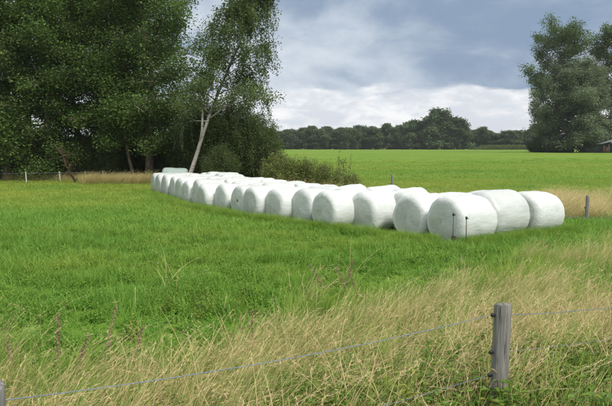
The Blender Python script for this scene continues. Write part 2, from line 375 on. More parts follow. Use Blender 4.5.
def make_tree(name, H=18, r0=0.3, path=None, base=0.28, prof=None, rmax=4.5, limbs=26, subs=5, per=26, leaf=0.16, bend=0.35, up=(0.2, 0.9),
              spread=(0.62, 0.40), inner=0.0, hang=0, hangL=1.5, sides=8, leafvar=0.35, up_bias=0.5, aspect=0.62, fork=None, ang_bias=None, tipfill=1.0):
    """returns trunk mesh, crown mesh (local coordinates, base at 0)"""
    tb = MB()
    if path is None:
        k = 8; zz = np.linspace(0, H, k + 1); wx = np.cumsum(rng.normal(size=(k + 1, 2)) * H * 0.008, axis=0); wx[0] = 0
        path = np.column_stack([wx, zz])
    path = np.asarray(path, float)
    tt = np.linspace(0, 1, 25); cum = np.linspace(0, 1, len(path))
    P = np.column_stack([np.interp(tt, cum, path[:, q]) for q in range(3)])
    rad = r0 * (1 - 0.90 * tt ** 0.9); rad[0] *= 1.45; rad[1] *= 1.12
    P2 = P.copy(); P2[0, 2] -= 0.25
    tb.add(*tube(P2, rad, sides))
    prof = prof or (lambda u: math.sin(math.pi * min(1, max(0.0, (u * 0.86 + 0.14)))) ** 0.7)
    C = []; S = []; T = []
    def cluster(c, n, sp, clump):
        g = np.clip(rng.normal(size=(n, 3)), -1.75, 1.75) * np.array([sp[0], sp[0], sp[1]]) * 0.72
        C.append(c + g); S.append(leaf * (1 + leafvar * (rng.rand(n) - 0.5) * 2)); T.append(np.clip(clump + (rng.rand(n) - 0.5) * 0.25, 0, 1))
    ga = rng.rand() * 6.28
    allp = []
    for q in range(limbs):
        u = (q + 0.5 + rng.uniform(-0.4, 0.4)) / limbs; u = min(0.99, max(0, u))
        f = base + (0.985 - base) * u
        p = np.array([np.interp(f, tt, P[:, z]) for z in range(3)])
        ga += 2.399 + rng.uniform(-0.5, 0.5)
        a = ga
        el = up[0] + (up[1] - up[0]) * u + rng.uniform(-0.15, 0.15)
        L = max(0.5, rmax * prof(u) * rng.uniform(0.72, 1.12))
        if ang_bias: L *= 1 + ang_bias[1] * math.cos(a - ang_bias[0])
        d = np.array([math.cos(a) * math.cos(el), math.sin(a) * math.cos(el), math.sin(el)])
        pts, d2 = polyline(p, d, L, 6, bend, 0.10)
        rl = max(0.012, np.interp(f, tt, rad) * 0.52)
        tb.add(*tube(pts, rl * np.linspace(1, 0.22, 7), 5))
        clump = rng.rand()
        for s in range(subs):
            v = 0.34 + 0.62 * (s + rng.rand()) / subs
            k = v * 6; k0 = int(min(5, k)); pp = pts[k0] + (pts[k0 + 1] - pts[k0]) * (k - k0)
            sd_ = np.cross(d2, UP) * rng.choice([-1, 1]) * rng.uniform(0.4, 1.1) + d2 * rng.uniform(0.3, 0.9) + UP * rng.uniform(-0.35, 0.5)
            sp_, d3 = polyline(pp, sd_, L * rng.uniform(0.22, 0.42) + 0.25, 4, bend * 0.5, 0.15)
            tb.add(*tube(sp_, rl * 0.38 * np.linspace(1, 0.25, 5), 4, False))
            cl_ = np.clip(clump * 0.5 + rng.rand() * 0.5, 0, 1)
            for e in (4, 2) if rng.rand() < 0.75 else (4,):
                cluster(sp_[e], int(per * rng.uniform(0.6, 1.3)), spread, cl_)
            if hang and (u > 0.4 or d[1] > 0.1):
                for h in range(hang):
                    hp = sp_[rng.randint(1, 5)]; hl = hangL * rng.uniform(0.4, 1.25); nh = int(8 + hl * 20)
                    hd = np.array([rng.normal() * 0.14, rng.normal() * 0.14, -1.0]) * hl
                    pth = np.array([hp, hp + hd * 0.3 + d3 * 0.18, hp + hd * 0.65 + d3 * 0.22, hp + hd + d3 * 0.22])
                    tb.add(*tube(pth, [0.008, 0.006, 0.005, 0.003], 3, False))
                    fr = rng.rand(nh); ht = np.column_stack([np.interp(fr, [0, 0.3, 0.65, 1], pth[:, z]) for z in range(3)])
                    C.append(ht + rng.normal(size=(nh, 3)) * 0.07); S.append(leaf * (0.7 + 0.6 * rng.rand(nh))); T.append(np.clip(cl_ + (rng.rand(nh) - 0.5) * 0.3, 0, 1))
        cluster(pts[-1], int(per * tipfill), spread, clump)
        cluster(pts[4], int(per * 0.6 * tipfill), spread, clump)
        if inner:
            for e in (1, 2, 3): cluster(pts[e], int(per * inner), spread, clump)
    cluster(P[-1], per, spread, rng.rand())
    if fork is not None:
        for (fp, fr) in fork: tb.add(*tube(fp, fr, 6))
    tm = tb.mesh(name + '_trunk', sm=True)
    cm = crown_mesh(name + '_crown', np.concatenate(C), np.concatenate(S), np.concatenate(T), up_bias, aspect)
    return tm, cm
def plant_tree(name, label, cat, meshes, loc, rz, sc, tmat, cmat, group=None, part=('trunk', 'crown')):
    o = thing(name, label, cat, loc, rz, group); o.scale = sc if isinstance(sc, tuple) else (sc, sc, sc)
    obj(part[0], meshes[0], tmat, o); obj(part[1], meshes[1], cmat, o)
    return o
def at_y(px, Y):
    X = (px - CX) / F * Y * 1.0; X = on_y(px, 160, Y).x
    return (X, Y, zg1(X, Y))

# --- broadleaf wood on the left
oakA = make_tree('oak_a', H=17, path=[(0, 0, 0), (0.05, 0, 2.2), (-0.1, 0.1, 4.4), (0.35, 0.2, 6.8), (0.05, 0.5, 9.2), (-0.5, 0.3, 11.6), (-0.2, 0.6, 14.2), (-0.5, 0.5, 17)], r0=0.32, base=0.15, inner=0.55, rmax=4.6, limbs=42, subs=7, per=112, leaf=0.170, bend=0.25, up=(-0.12, 1.05), spread=(0.64, 0.46))
oakB = make_tree('oak_b', H=18, r0=0.30, base=0.08, inner=0.3, rmax=4.8, limbs=36, subs=7, per=112, leaf=0.170, bend=0.2, up=(-0.3, 1.0), spread=(0.64, 0.46))
oakC = make_tree('oak_c', H=20, r0=0.28, base=0.06, inner=0.3, rmax=4.4, limbs=38, subs=6, per=112, leaf=0.175, bend=0.3, up=(-0.35, 1.05), spread=(0.66, 0.48))
plant_tree('oak_tree', 'tall oak with a bare straight trunk just left of the bales', 'tree', oakA, at_y(149, 43), 0.0, 1.0, M['bark'], M['oak'], 'trees of the wood at the left')
wood = [(103, 45.0, oakB, 2.0, 1.0, 'broad dark oak right behind the dead leaning branch'),
        (52, 43.5, oakC, 4.1, 1.0, 'tall dense oak behind the middle white fence stake'),
        (8, 42.5, oakB, 0.6, 1.05, 'dark oak at the left edge of the photo'),
        (-42, 41.0, oakA, 1.3, 1.0, 'oak mostly cut off by the left edge of the photo'),
        (130, 51, oakC, 5.2, 1.05, 'deep green tree behind the tall bare-trunked oak'),
        (78, 53, oakA, 3.2, 1.05, 'tree in the wood behind the broad dark oak'),
        (28, 52, oakB, 5.0, 1.1, 'tree deep in the wood, second from the left edge'),
        (-20, 52, oakC, 0.2, 1.05, 'tree deep in the wood at the far left')]
for px, Y, ms, rz, s, lab in wood:
    plant_tree('oak_tree', lab, 'tree', ms, at_y(px, Y), rz, s, M['bark'], M['oak'], 'trees of the wood at the left')
# slim leaning stem beside the oak
slim = make_tree('slim', H=9, r0=0.15, path=[(0.6, 0, 0), (0.25, 0, 1.5), (0, 0, 3), (-0.2, 0, 6), (0, 0, 9)], base=0.42, rmax=2.2, limbs=16, subs=5, per=90, leaf=0.16, sides=7)
plant_tree('young_tree', 'slim leaning young tree just left of the tall oak trunk', 'tree', slim, at_y(126, 42.5), 0, 1.0, M['bark'], M['oak'])
# dark undergrowth
def make_bush(name, H, Rr, stems, per, leaf, spread=(0.34, 0.34), upb=0.3, aspect=0.6, slim_top=0.5, twig=0.012):
    tb = MB(); C = []; S = []; T = []
    for s in range(stems):
        a = rng.rand() * 6.28; rr = Rr * math.sqrt(rng.rand()); hh = H * (1 - slim_top * (rr / Rr) ** 2) * rng.uniform(0.7, 1.05)
        p0 = np.array([math.cos(a) * rr * 0.35, math.sin(a) * rr * 0.35, -0.1])
        p1 = np.array([math.cos(a) * rr, math.sin(a) * rr, hh])
        k = 6; f = np.linspace(0, 1, k + 1)[:, None]
        P = p0 + (p1 - p0) * np.hstack([f ** 0.8, f ** 0.8, f]) + rng.normal(size=(k + 1, 3)) * 0.06 * np.hstack([f, f, f])
        tb.add(*tube(P, np.linspace(twig * (1 + H * 0.3), twig * 0.35, k + 1), 5))
        clump = rng.rand()
        nl = int(per * hh / H); fr = 0.12 + 0.88 * rng.rand(nl) ** 0.85
        c = np.column_stack([np.interp(fr, f[:, 0], P[:, z]) for z in range(3)])
        C.append(c + rng.normal(size=(nl, 3)) * np.array([spread[0], spread[0], spread[1]]) * (1.15 - 0.75 * fr)[:, None])
        S.append(leaf * rng.uniform(0.6, 1.35, nl)); T.append(np.clip(clump + (rng.rand(nl) - 0.5) * 0.3, 0, 1))
    C = np.concatenate(C); k = C[:, 2] > 0.02
    return tb.mesh(name + '_stems', sm=True), crown_mesh(name + '_leaves', C[k], np.concatenate(S)[k], np.concatenate(T)[k], upb, aspect)
und = make_bush('undergrowth', 4.2, 2.6, 70, 420, 0.18, (0.45, 0.42))
und2 = make_bush('undergrowth_b', 3.2, 2.4, 65, 420, 0.17, (0.45, 0.42))
ulab = ['left edge of the photo', 'first white fence stake', 'second white fence stake', 'dead leaning branch', 'third white fence stake', 'slim leaning tree', 'tall oak trunk', 'birch trunk, deep in shade']
for k, (px, Y, ms, s) in enumerate([(-8, 47, und, 1.0), (24, 49, und2, 0.55), (52, 48, und, 0.7), (76, 49, und2, 1.05), (100, 48, und, 0.45), (124, 48.5, und2, 1.0), (148, 49.5, und, 0.8), (176, 47, und, 1.1)]):
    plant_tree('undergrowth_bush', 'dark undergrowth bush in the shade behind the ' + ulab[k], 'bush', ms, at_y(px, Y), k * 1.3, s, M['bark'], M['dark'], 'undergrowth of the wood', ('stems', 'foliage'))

rng = np.random.RandomState(21)
# --- the birch leaning over the bales
bp = [(0, 0, 0), (0.45, 0, 1.6), (0.85, 0, 3.2), (1.25, 0, 4.6), (1.9, 0.1, 6.6), (2.7, 0.1, 8.8), (3.3, 0, 10.8), (3.7, 0, 12.8)]
bp = [(a * 1.28, b_, c_) for a, b_, c_ in bp]
frk = [(np.array([(0.90, 0, 2.6), (1.08, -0.12, 3.5), (1.15, -0.2, 4.6), (0.9, -0.2, 5.8), (0.7, -0.1, 7.4)]), [0.10, 0.085, 0.07, 0.05, 0.02]),
       (np.array([(1.55, 0, 4.5), (2.0, -0.3, 5.05), (2.6, -0.5, 5.35), (3.2, -0.6, 5.9)]), [0.075, 0.06, 0.045, 0.02])]
birch = make_tree('birch', path=bp, H=12.8, r0=0.16, base=0.37, prof=lambda u: 1.05 - 0.52 * u, ang_bias=(0.0, 0.3), rmax=2.95, limbs=44, subs=5, per=74, leaf=0.105, bend=-0.25,
                  up=(0.35, 1.05), spread=(0.40, 0.34), hang=4, hangL=1.35, fork=frk, leafvar=0.4, up_bias=0.1, aspect=0.75, tipfill=0.9)
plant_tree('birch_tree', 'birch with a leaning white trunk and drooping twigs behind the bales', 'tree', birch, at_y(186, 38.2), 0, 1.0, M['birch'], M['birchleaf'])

# --- shrubs at its foot and low growth along the back of the bales
shA = make_bush('shrub_a', 5.0, 2.0, 120, 520, 0.105, (0.36, 0.36), 0.2, 0.5, 0.45, 0.011)
shB = make_bush('shrub_b', 3.8, 1.8, 100, 460, 0.10, (0.33, 0.33), 0.2, 0.5, 0.5, 0.010)
for px, Y, ms, rz, s, lab in [(191, 42.0, shA, 0, 0.95, 'green shrub at the foot of the birch trunk'), (209, 41.0, shA, 1, 1.22, 'tallest green shrub, right under the birch crown'),
                              (236, 40.0, shA, 2.2, 1.2, 'green shrub under the drooping birch twigs'), (258, 38.0, shA, 0.7, 0.93, 'shrub at the right end of the thicket by the birch'),
                              (222, 36.5, shB, 3.0, 0.72, 'lower shrub in front of the thicket, behind the bales'), (213, 39.6, shB, 4.0, 0.9, 'lower shrub just right of the birch trunk')]:
    plant_tree('shrub', lab, 'shrub', ms, at_y(px, Y), rz, s, M['barkgrey'], M['shrub'], 'shrubs under the birch', ('stems', 'foliage'))
for px, Y, ms, s, lab in [(18, 43.6, shB, 0.95, 'dim green bush between the first white stake and the photo edge'), (44, 43.8, shA, 0.8, 'dim green bush between the first and second white stakes'), (88, 43.6, shA, 0.75, 'dim green bush between the dead branch and third white stake'),
                          (112, 43.4, shB, 0.8, 'dim green bush just left of the slim leaning tree'), (138, 46.0, shB, 0.85, 'dim green bush between the slim tree and the oak trunk'), (167, 44.2, shB, 0.62, 'dim green bush just right of the oak trunk')]:
    plant_tree('wood_bush', lab, 'bush', ms, at_y(px, Y), px * 0.3, s, M['bark'], M['oak'], 'bushes at the edge of the wood', ('stems', 'foliage'))
lowA = make_bush('low_shrub', 2.2, 0.95, 56, 190, 0.085, (0.19, 0.2), 0.2, 0.45, 0.45, 0.008)
lowB = make_bush('tall_spray', 2.6, 0.5, 11, 90, 0.09, (0.10, 0.14), 0.2, 0.45, 0.2, 0.008)
for px, Y, ms, s, lab in [(277, 34, lowA, 1.12, 'yellowish low shrub beside the thicket, behind the bales'), (292, 32.5, lowA, 1.02, 'low yellowish shrub, second from the thicket, behind the bales'),
                          (309, 32, lowA, 0.96, 'low yellowish shrub midway between thicket and tall spray'), (326, 31, lowA, 0.84, 'smallest low shrub behind the bales, left of the tall spray'),
                          (343, 30.5, lowB, 0.98, 'tall two-pronged leafy spray rising behind the bales against the far field'), (352, 30.0, lowA, 0.60, 'small shrub at the foot of the tall leafy spray')]:
    plant_tree('low_shrub', lab, 'shrub', ms, at_y(px, Y), px * 0.7, s, M['barkgrey'], M['lowshrub'], 'low shrubs behind the bales', ('stems', 'foliage'))

rng = np.random.RandomState(33)
# --- right-hand group: two tall poplars behind a broad willow, with a shed
popA = make_tree('poplar_a', H=28.5, r0=0.5, base=0.40, prof=lambda u: 0.60 + 0.5 * math.sin(math.pi * min(1, u * 0.9 + 0.05)), rmax=8.4, limbs=32, subs=7, per=85, leaf=0.40, bend=0.5, up=(0.1, 0.85), spread=(1.0, 0.8), sides=7)
popB = make_tree('poplar_b', H=27.5, r0=0.5, base=0.38, prof=lambda u: 0.55 + 0.55 * math.sin(math.pi * min(1, u * 0.9 + 0.05)), rmax=8.0, limbs=32, subs=7, per=85, leaf=0.40, bend=0.5, up=(0.1, 0.85), spread=(1.0, 0.8), sides=7)
wil = make_tree('willow', H=15.8, r0=0.55, base=0.07, prof=lambda u: 0.80 + 0.22 * math.sin(math.pi * u * 1.25), rmax=9.4, limbs=90, subs=8, per=140, leaf=0.38, bend=0.1, up=(-0.12, 1.15), spread=(0.95, 0.85), sides=7)
plant_tree('poplar_tree', 'tall open poplar rising behind the left half of the willow', 'tree', popA, at_y(557, 158), 0.5, 1.0, M['barkgrey'], M['poplar'], 'poplars on the right')
plant_tree('poplar_tree', 'tall poplar cut by the right edge, behind the willow', 'tree', popB, at_y(608, 160), 2.2, 1.02, M['barkgrey'], M['poplar'], 'poplars on the right')
plant_tree('willow_tree', 'broad rounded grey-green willow standing in front of the poplars', 'tree', wil, at_y(571, 150), 1.0, 1.0, M['barkgrey'], M['willow'])
rb = make_bush('hedge_bush', 5.5, 4.0, 80, 300, 0.38, (0.8, 0.7), 0.4)
for px, Y, s, lab in [(538, 149, 0.7, 'dark bush under the left side of the willow'), (556, 146, 0.62, 'dark low bush left of the pale trunk under the willow'), (592, 156, 1.1, 'dark bush behind the shed roof under the willow')]:
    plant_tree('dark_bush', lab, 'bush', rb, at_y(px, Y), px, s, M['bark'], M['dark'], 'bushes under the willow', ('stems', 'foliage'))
# shed
sx, sy, sz = at_y(617, 138)
shed = thing('field_shed', 'dark open-sided field shed with sloping roof at the right edge', 'shed', (sx, sy, sz))
for k in range(5): V, Q = box(-3.2 + k * 1.15, 0.0, 1.05, 0.16, 0.16, 2.1 + 0.0); mb = MB(); mb.add(V, Q); obj('post', mb.mesh('post'), M['board'], shed)
mb = MB(); mb.add(*box(0.2, 2.6, 1.1, 8.0, 0.10, 2.2)); obj('back_wall', mb.mesh('back_wall'), M['board'], shed)
for k in range(8): mb = MB(); mb.add(*box(1.72 + k * 0.32, -0.02, 1.35, 0.30, 0.05, 2.7)); obj('board', mb.mesh('board'), M['sheet'], shed)
mb = MB(); mb.add(*box(-2.2, 0.6, 0.8, 1.4, 0.08, 1.6)); obj('rusty_panel', mb.mesh('rusty_panel'), M['rust'], shed)
V = np.array([(-4.0, -0.5, 2.0), (1.2, -0.5, 3.35), (1.2, 3.0, 3.35), (-4.0, 3.0, 2.0)]); V2 = V + np.array([0, 0, 0.12])
mb = MB(); mb.add(np.vstack([V, V2]), [[0, 3, 2, 1], [4, 5, 6, 7], [0, 1, 5, 4], [1, 2, 6, 5], [2, 3, 7, 6], [3, 0, 4, 7]])
V = np.array([(1.203, -0.5, 3.35), (5.0, -0.5, 2.9), (5.0, 3.0, 2.9), (1.203, 3.0, 3.35)]); V2 = V + np.array([0, 0, 0.12])
mb.add(np.vstack([V, V2]), [[0, 3, 2, 1], [4, 5, 6, 7], [0, 1, 5, 4], [1, 2, 6, 5], [2, 3, 7, 6], [3, 0, 4, 7]])
obj('roof', mb.mesh('roof'), M['sheet'], shed)

rng = np.random.RandomState(44)
# --- far line of trees across the field
farv = [make_tree('far_%s' % q, H=hh, r0=0.3, base=0.05, prof=pr, rmax=rm, limbs=32, subs=5, per=44, leaf=0.85, bend=0.2, up=(-0.1, 1.1), spread=(1.2, 1.0), sides=5)
        for q, hh, rm, pr in (('a', 14, 5.0, None), ('b', 13, 5.6, None), ('c', 15, 4.6, None), ('d', 12, 6.0, lambda u: (1 - (u * 0.9) ** 2) ** 0.5))]
ftop = [(262, 131), (280, 132), (300, 131), (318, 129), (340, 131), (356, 130), (375, 131), (390, 127), (410, 126), (424, 125), (436, 118), (450, 119), (460, 127), (470, 133), (500, 132), (530, 132), (640, 132)]
k = 0; px = 262.0
while px < 545:
    if not (433 < px < 452):
        ty = np.interp(px, [a for a, b in ftop], [b for a, b in ftop]) + rng.uniform(-1.4, 4.0)
        Y = 335 + rng.uniform(-12, 22); ms = farv[k % 4]; H0 = (14, 13, 15, 12)[k % 4]
        x, y, z = at_y(px, Y); h = (HOR - ty) / F * Y + CAMZ - z
        zl = ('just right of the shrub thicket' if px < 300 else 'above the tall leafy spray' if px < 372 else 'left of its tallest tree' if px < 440 else 'right of its tallest tree' if px < 475 else 'low, behind the maize strip')
        plant_tree('far_tree', 'dark tree in the far tree line, ' + zl, 'tree', ms, (x, y, z), rng.rand() * 6.28, (max(0.85, h / H0) * rng.uniform(0.95, 1.25), max(0.85, h / H0) * 1.1, h / H0), M['bark'], M['far'], 'far tree line'); k += 1
    px += rng.uniform(5.0, 8.0)
for px, ty, wd, lab in [(437, 118.5, 1.15, 'tallest round-headed tree in the far tree line'), (450, 121, 1.0, 'tall tree right beside the tallest one of the far tree line')]:
    x, y, z = at_y(px, 326); h = (HOR - ty) / F * 326 + CAMZ - z
    plant_tree('far_tree', lab, 'tree', farv[3 if wd > 1.1 else 0], (x, y, z), px, (h / 13 * wd, h / 13 * wd, h / (12 if wd > 1.1 else 14)), M['bark'], M['far'], 'far tree line')
# strip of maize in front of the far trees at the right
C = []; n = 16000
xa = at_y(474, 300)[0]; xb = at_y(560, 300)[0]
cx = rng.uniform(xa, xb, n); cy = rng.uniform(292, 312, n); hz = 2.3 * sst(cx, xa, xa + 7) * rng.uniform(0.85, 1.08, n)
cm = np.column_stack([cx, cy, zg(cx, cy) + hz * rng.rand(n) ** 0.6])
mz = crown_mesh('maize', cm, rng.uniform(0.4, 0.9, n), rng.rand(n), 0.1, 0.3)
tag(obj('maize_strip', mz, M['shrub']), 'strip of green maize in front of the far trees', 'maize', kind='stuff')

# --- dead branch leaning in front of the wood
p = on_z(76, 184, 0.05); q = on_y(57, 146, p.y + 0.6)
base = np.array([p.x, p.y, zg1(p.x, p.y)])
br = thing('dead_branch', 'dead brown branch with bare twigs leaning against the dark wood', 'branch', tuple(base))
top = np.array([q.x, q.y, q.z]) - base
mb = MB(); f = np.linspace(0, 1, 9)[:, None]; P = top * f + rng.normal(size=(9, 3)) * 0.05; P[0] = (0, 0, -0.1); mb.add(*tube(P, np.linspace(0.085, 0.035, 9), 7)); obj('stem', mb.mesh('dead_stem', sm=True), M['deadtwig'], br)
mb = MB()
for k in range(26):
    a = P[rng.randint(1, 8)] + rng.normal(size=3) * 0.03; d = np.array([rng.uniform(-0.2, 1.0), rng.normal() * 0.4, rng.uniform(-0.2, 0.9)])
    pp, _ = polyline(a, d, rng.uniform(0.2, 0.65), 5, 0.1, 0.25); mb.add(*tube(pp, np.linspace(0.022, 0.006, 6), 4), a=rng.rand())
    for z in range(4):
        p2, _ = polyline(pp[rng.randint(2, 6)], rng.normal(size=3), rng.uniform(0.15, 0.4), 3, 0, 0.3); mb.add(*tube(p2, [0.012, 0.009, 0.007, 0.004], 4), a=rng.rand())
obj('twigs', mb.mesh('dead_twigs', 'bl'), M['deadtwig'], br)

# ------------------------------------------------------------------ silage bales
rng = np.random.RandomState(55)
def bale_meshes(seed, r=0.6, L=1.22):
    of = Vector((seed * 13.7, seed * 7.1, seed * 3.3)); na = 56; sag = (0.85, 0.81, 0.88, 0.83, 0.86, 0.80, 0.84)[(seed - 1) % 7]
    def shape(ax_, rho, a, wr):
        y = rho * math.cos(a); z = rho * math.sin(a)
        # settles on its belly: flat underneath, a little wider low down
        y *= 1 + 0.05 * max(0.0, -z / r + 0.2)
        lo = -sag * r
        if z < lo + 0.12: z = lo + 0.12 - 0.12 * math.tanh((lo + 0.12 - z) / 0.12)
        p = Vector((ax_, y, z))
        d = mnoise.fractal(p * 1.7 + of, 1.0, 2.0, 3) * 0.025 + mnoise.noise(p * 5.0 + of) * 0.009
        pl = mnoise.noise(Vector((a * 5.0, seed * 3.1, ax_ * 2))) * 0.012 * wr
        s = (rho + d + pl) / max(rho, 1e-4) if rho > 0.05 else 1
        return Vector((ax_ + (d * 0.8 if abs(ax_) > L * 0.46 else 0), p.y * s, p.z * s))
    # profile (axial, radius, wrinkle)
    sh = 0.155; prof = []
    for k in range(6):
        th = k / 5 * math.pi / 2; prof.append((-L / 2 + sh - sh * math.cos(th), r - sh + sh * math.sin(th), 1.0))
    for k in range(1, 12): prof.append((-L / 2 + sh + (L - 2 * sh) * k / 12, r + 0.012 * math.sin(math.pi * k / 12), 0.35))
    for k in range(6):
        th = (5 - k) / 5 * math.pi / 2; prof.append((L / 2 - sh + sh * math.cos(th), r - sh + sh * math.sin(th), 1.0))
    def ring(pr): return [shape(pr[0], pr[1], 2 * math.pi * q / na, pr[2]) for q in range(na)]
    rows = [ring(pr) for pr in prof]
    zmin = min(v.z for rw in rows for v in rw)
    def up(vs): return np.array([(v.x, v.y, v.z - zmin) for v in vs])
    nr = len(rows); V = up([v for rw in rows for v in rw])
    i = np.arange(nr - 1)[:, None] * na; j = np.arange(na)[None]; k2 = (j + 1) % na
    Q = np.stack([i + j, i + k2, i + na + k2, i + na + j], -1).reshape(-1, 4)[:, ::-1]
    wrap = mesh_np('film_wrap', V, Q); smooth(wrap)
    ends = []
    for s in (-1, 1):
        rr = []
        for kk, fr in enumerate((1.0, 0.9, 0.76, 0.6, 0.42, 0.24, 0.1)):
            rho = (r - sh) * fr
            pr = prof[0] if s < 0 else prof[-1]
            bulge = s * 0.035 * (1 - fr ** 2)
            if kk == 0: rr.append(rows[0] if s < 0 else rows[-1])
            else: rr.append([shape(pr[0] + bulge, rho, 2 * math.pi * q / na, 0.8 * fr) for q in range(na)])
        c = sum((Vector(v) for v in rr[-1]), Vector()) / na
        V = up([v for rw in rr for v in rw] + [c]); n = len(rr)
        i = np.arange(n - 1)[:, None] * na
        Q = np.stack([i + j, i + k2, i + na + k2, i + na + j], -1).reshape(-1, 4)
        jj = np.arange(na); T = np.stack([(n - 1) * na + jj, (n - 1) * na + (jj + 1) % na, np.full(na, n * na)], -1)
        if s > 0: Q = Q[:, ::-1]; T = T[:, ::-1]
        me = mesh_np('end_face', V, [Q, T]); smooth(me); ends.append(me)
    return wrap, ends
BV = [bale_meshes(s + 1) for s in range(7)]
BR, BL = 0.6, 1.22
def make_bale(v, label, x, y, ang, s=1.0, mats=('film', 'filmend_shaded'), group='wrapped silage bales'):
    o = thing('silage_bale', label, 'bale', (x, y, zg1(x, y) - 0.03), ang, group); o.scale = (s, s * rng.uniform(0.97, 1.03), s * rng.uniform(0.96, 1.03))
    o.rotation_euler = (0, R(rng.normal() * 1.6), ang)
    obj('film_wrap', BV[v][0], None, o); obj('end_face', BV[v][1][0], None, o); obj('end_face', BV[v][1][1], None, o)
    for c in o.children:
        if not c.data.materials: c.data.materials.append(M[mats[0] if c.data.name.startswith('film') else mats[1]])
        if mats[0] != 'film':
            c.material_slots[0].link = 'OBJECT'; c.material_slots[0].material = M[mats[0]]
    return o
ORD = ['first', 'second', 'third', 'fourth', 'fifth', 'sixth', 'seventh', 'eighth', 'ninth', 'tenth', 'eleventh', 'twelfth', 'thirteenth', 'fourteenth', 'fifteenth', 'sixteenth', 'seventeenth', 'eighteenth']
KI = [0, 6, 9.4, 13.2, 16.0]; KX = [3.5, -1.90, -4.28, -6.42, -8.0]; KY = [15.2, 20.3, 23.7, 27.9, 31.2]
front = {0: (3.50, 15.2, 31), 1: (2.80, 16.35, 36), 2: (1.60, 17.45, 41), 3: (0.48, 17.6, 38), 4: (-0.20, 18.95, 36), 5: (-1.10, 19.6, 35), 6: (-1.93, 20.3, 34)}
BSC = {0: 1.12, 1: 1.07, 2: 1.03, 4: 1.06}
rowname = ['front', 'middle', 'back']
NC = 17
for i in range(NC):
    sx_ = np.interp(i, KI, KX); sy_ = np.interp(i, KI, KY); a0 = np.interp(i, [0, 6, 12, 17], [32, 35, 30, 27])
    for k in range(3):
        if k == 0 and i in front: fx, fy, aa = front[i]
        else: fx, fy, aa = sx_ + rng.normal() * 0.06, sy_ + rng.normal() * 0.06, a0 + rng.normal() * 2.0
        ar = R(aa); a_ = R(a0) if k else ar
        bs = BSC.get(i, 1.0) if (k == 0 or i < 2) else 1.0
        dd = bs * BL / 2 + k * (BL * bs + 0.06) + (rng.normal() * 0.035 if k else 0)
        x = fx + math.cos(a_) * dd; y = fy + math.sin(a_) * dd
        lab = 'white film-wrapped round bale, %s row, %s from the near right end' % (rowname[k], ORD[i])
        if i == 0: lab = ['nearest white bale, right behind two thin dark rods', 'white bale in the near end of the stack, between two others', 'rightmost white bale of the stack, beside tall dry grass'][k]
        o = make_bale((i * 3 + k * 2) % 7, lab, x, y, ar + (math.pi if (i + k) % 2 and k else 0), s=bs * rng.uniform(0.975, 1.025))
        if i == 0 and k == 0: B0 = o
        if i == 7 and k == 0: B7 = o
gx_ = at_y(174, 34.0); make_bale(3, 'pale green wrapped bale at the far end of the stack, near the birch', gx_[0], gx_[1], R(8), 1.16, ('filmgreen', 'filmgreen'), None)
# torn spots in the film (parts of their bales)
def ragged(name, rx, rz, x):
    n = 15; V = [(x, 0, 0)]
    for q in range(n):
        a = 2 * math.pi * q / n; s = rng.uniform(0.6, 1.2); V.append((x + 0.012, rx * s * math.cos(a), rz * s * math.sin(a)))
    T = [[0, 1 + (q + 1) % n, 1 + q] for q in range(n)]
    return mesh_np(name, V, np.array(T))
h = obj('torn_spot', ragged('torn_spot', 0.05, 0.06, 0), M['hole'], B7); h.location = (-0.665, -0.10, 0.58)
h = obj('torn_spot', ragged('torn_spot_low', 0.11, 0.07, 0), M['hole'], B0); h.location = (-0.66, -0.40, 0.17)

# ------------------------------------------------------------------ fences
def post_mesh(name, r, h, sides=28, chamfer=0.018, seed=0.0, sink=0.3):
    zs = np.concatenate([[-sink], np.linspace(0, h - chamfer, 14), [h - chamfer * 0.35, h]]); V = []
    for kk, z in enumerate(zs):
        for q in range(sides):
            a = 2 * math.pi * q / sides
            rr = r * (1 + 0.035 * math.sin(2 * a + seed) + 0.03 * mnoise.noise(Vector((math.cos(a) * 2.2, math.sin(a) * 2.2 + seed, z * 0.8))))
            crack = max(0, mnoise.noise(Vector((math.cos(a) * 6 + seed, math.sin(a) * 6, z * 0.5))) - 0.42) * 0.03
            if kk == len(zs) - 1: rr = rr - chamfer
            if kk == len(zs) - 2: rr = rr - chamfer * 0.35
            zz = z + (0.012 * math.cos(a + seed) + 0.005 * mnoise.noise(Vector((a * 3, seed, 1))) if kk > len(zs) - 4 else 0)
            V.append(((rr - crack) * math.cos(a), (rr - crack) * math.sin(a), zz))
    n = len(zs); i = np.arange(n - 1)[:, None] * sides; j = np.arange(sides)[None]; k2 = (j + 1) % sides
    Q = np.stack([i + j, i + k2, i + sides + k2, i + sides + j], -1).reshape(-1, 4)
    V.append((0, 0, h - 0.004)); jj = np.arange(sides); T = np.stack([(n - 1) * sides + jj, (n - 1) * sides + (jj + 1) % sides, np.full(sides, len(V) - 1)], -1)
    me = mesh_np(name, np.array(V), [Q, T])
    sm = np.ones(len(me.polygons), bool); sm[len(Q):] = False; me.polygons.foreach_set('use_smooth', sm); return me
def wire_mesh(name, A, B, sag, r=0.0017, strands=2, pitch=0.05, coil=0.0017):
    A = np.array(A); B = np.array(B); L = np.linalg.norm(B - A); n = max(8, int(L / pitch * 7)) if strands > 1 else 24
    mb = MB(); f = np.linspace(0, 1, n)[:, None]
    P = A + (B - A) * f; P[:, 2] -= sag * 4 * (f[:, 0] * (1 - f[:, 0]))
    d = (B - A) / L; s = np.cross(d, UP); s /= np.linalg.norm(s)
    for q in range(strands):
        ph = f[:, 0] * L / pitch * 2 * math.pi + q * math.pi * 2 / strands
        PP = P + (coil if strands > 1 else 0) * (np.cos(ph)[:, None] * s + np.sin(ph)[:, None] * UP)
        mb.add(*tube(PP, r, 4))
    return mb.mesh(name, sm=True)
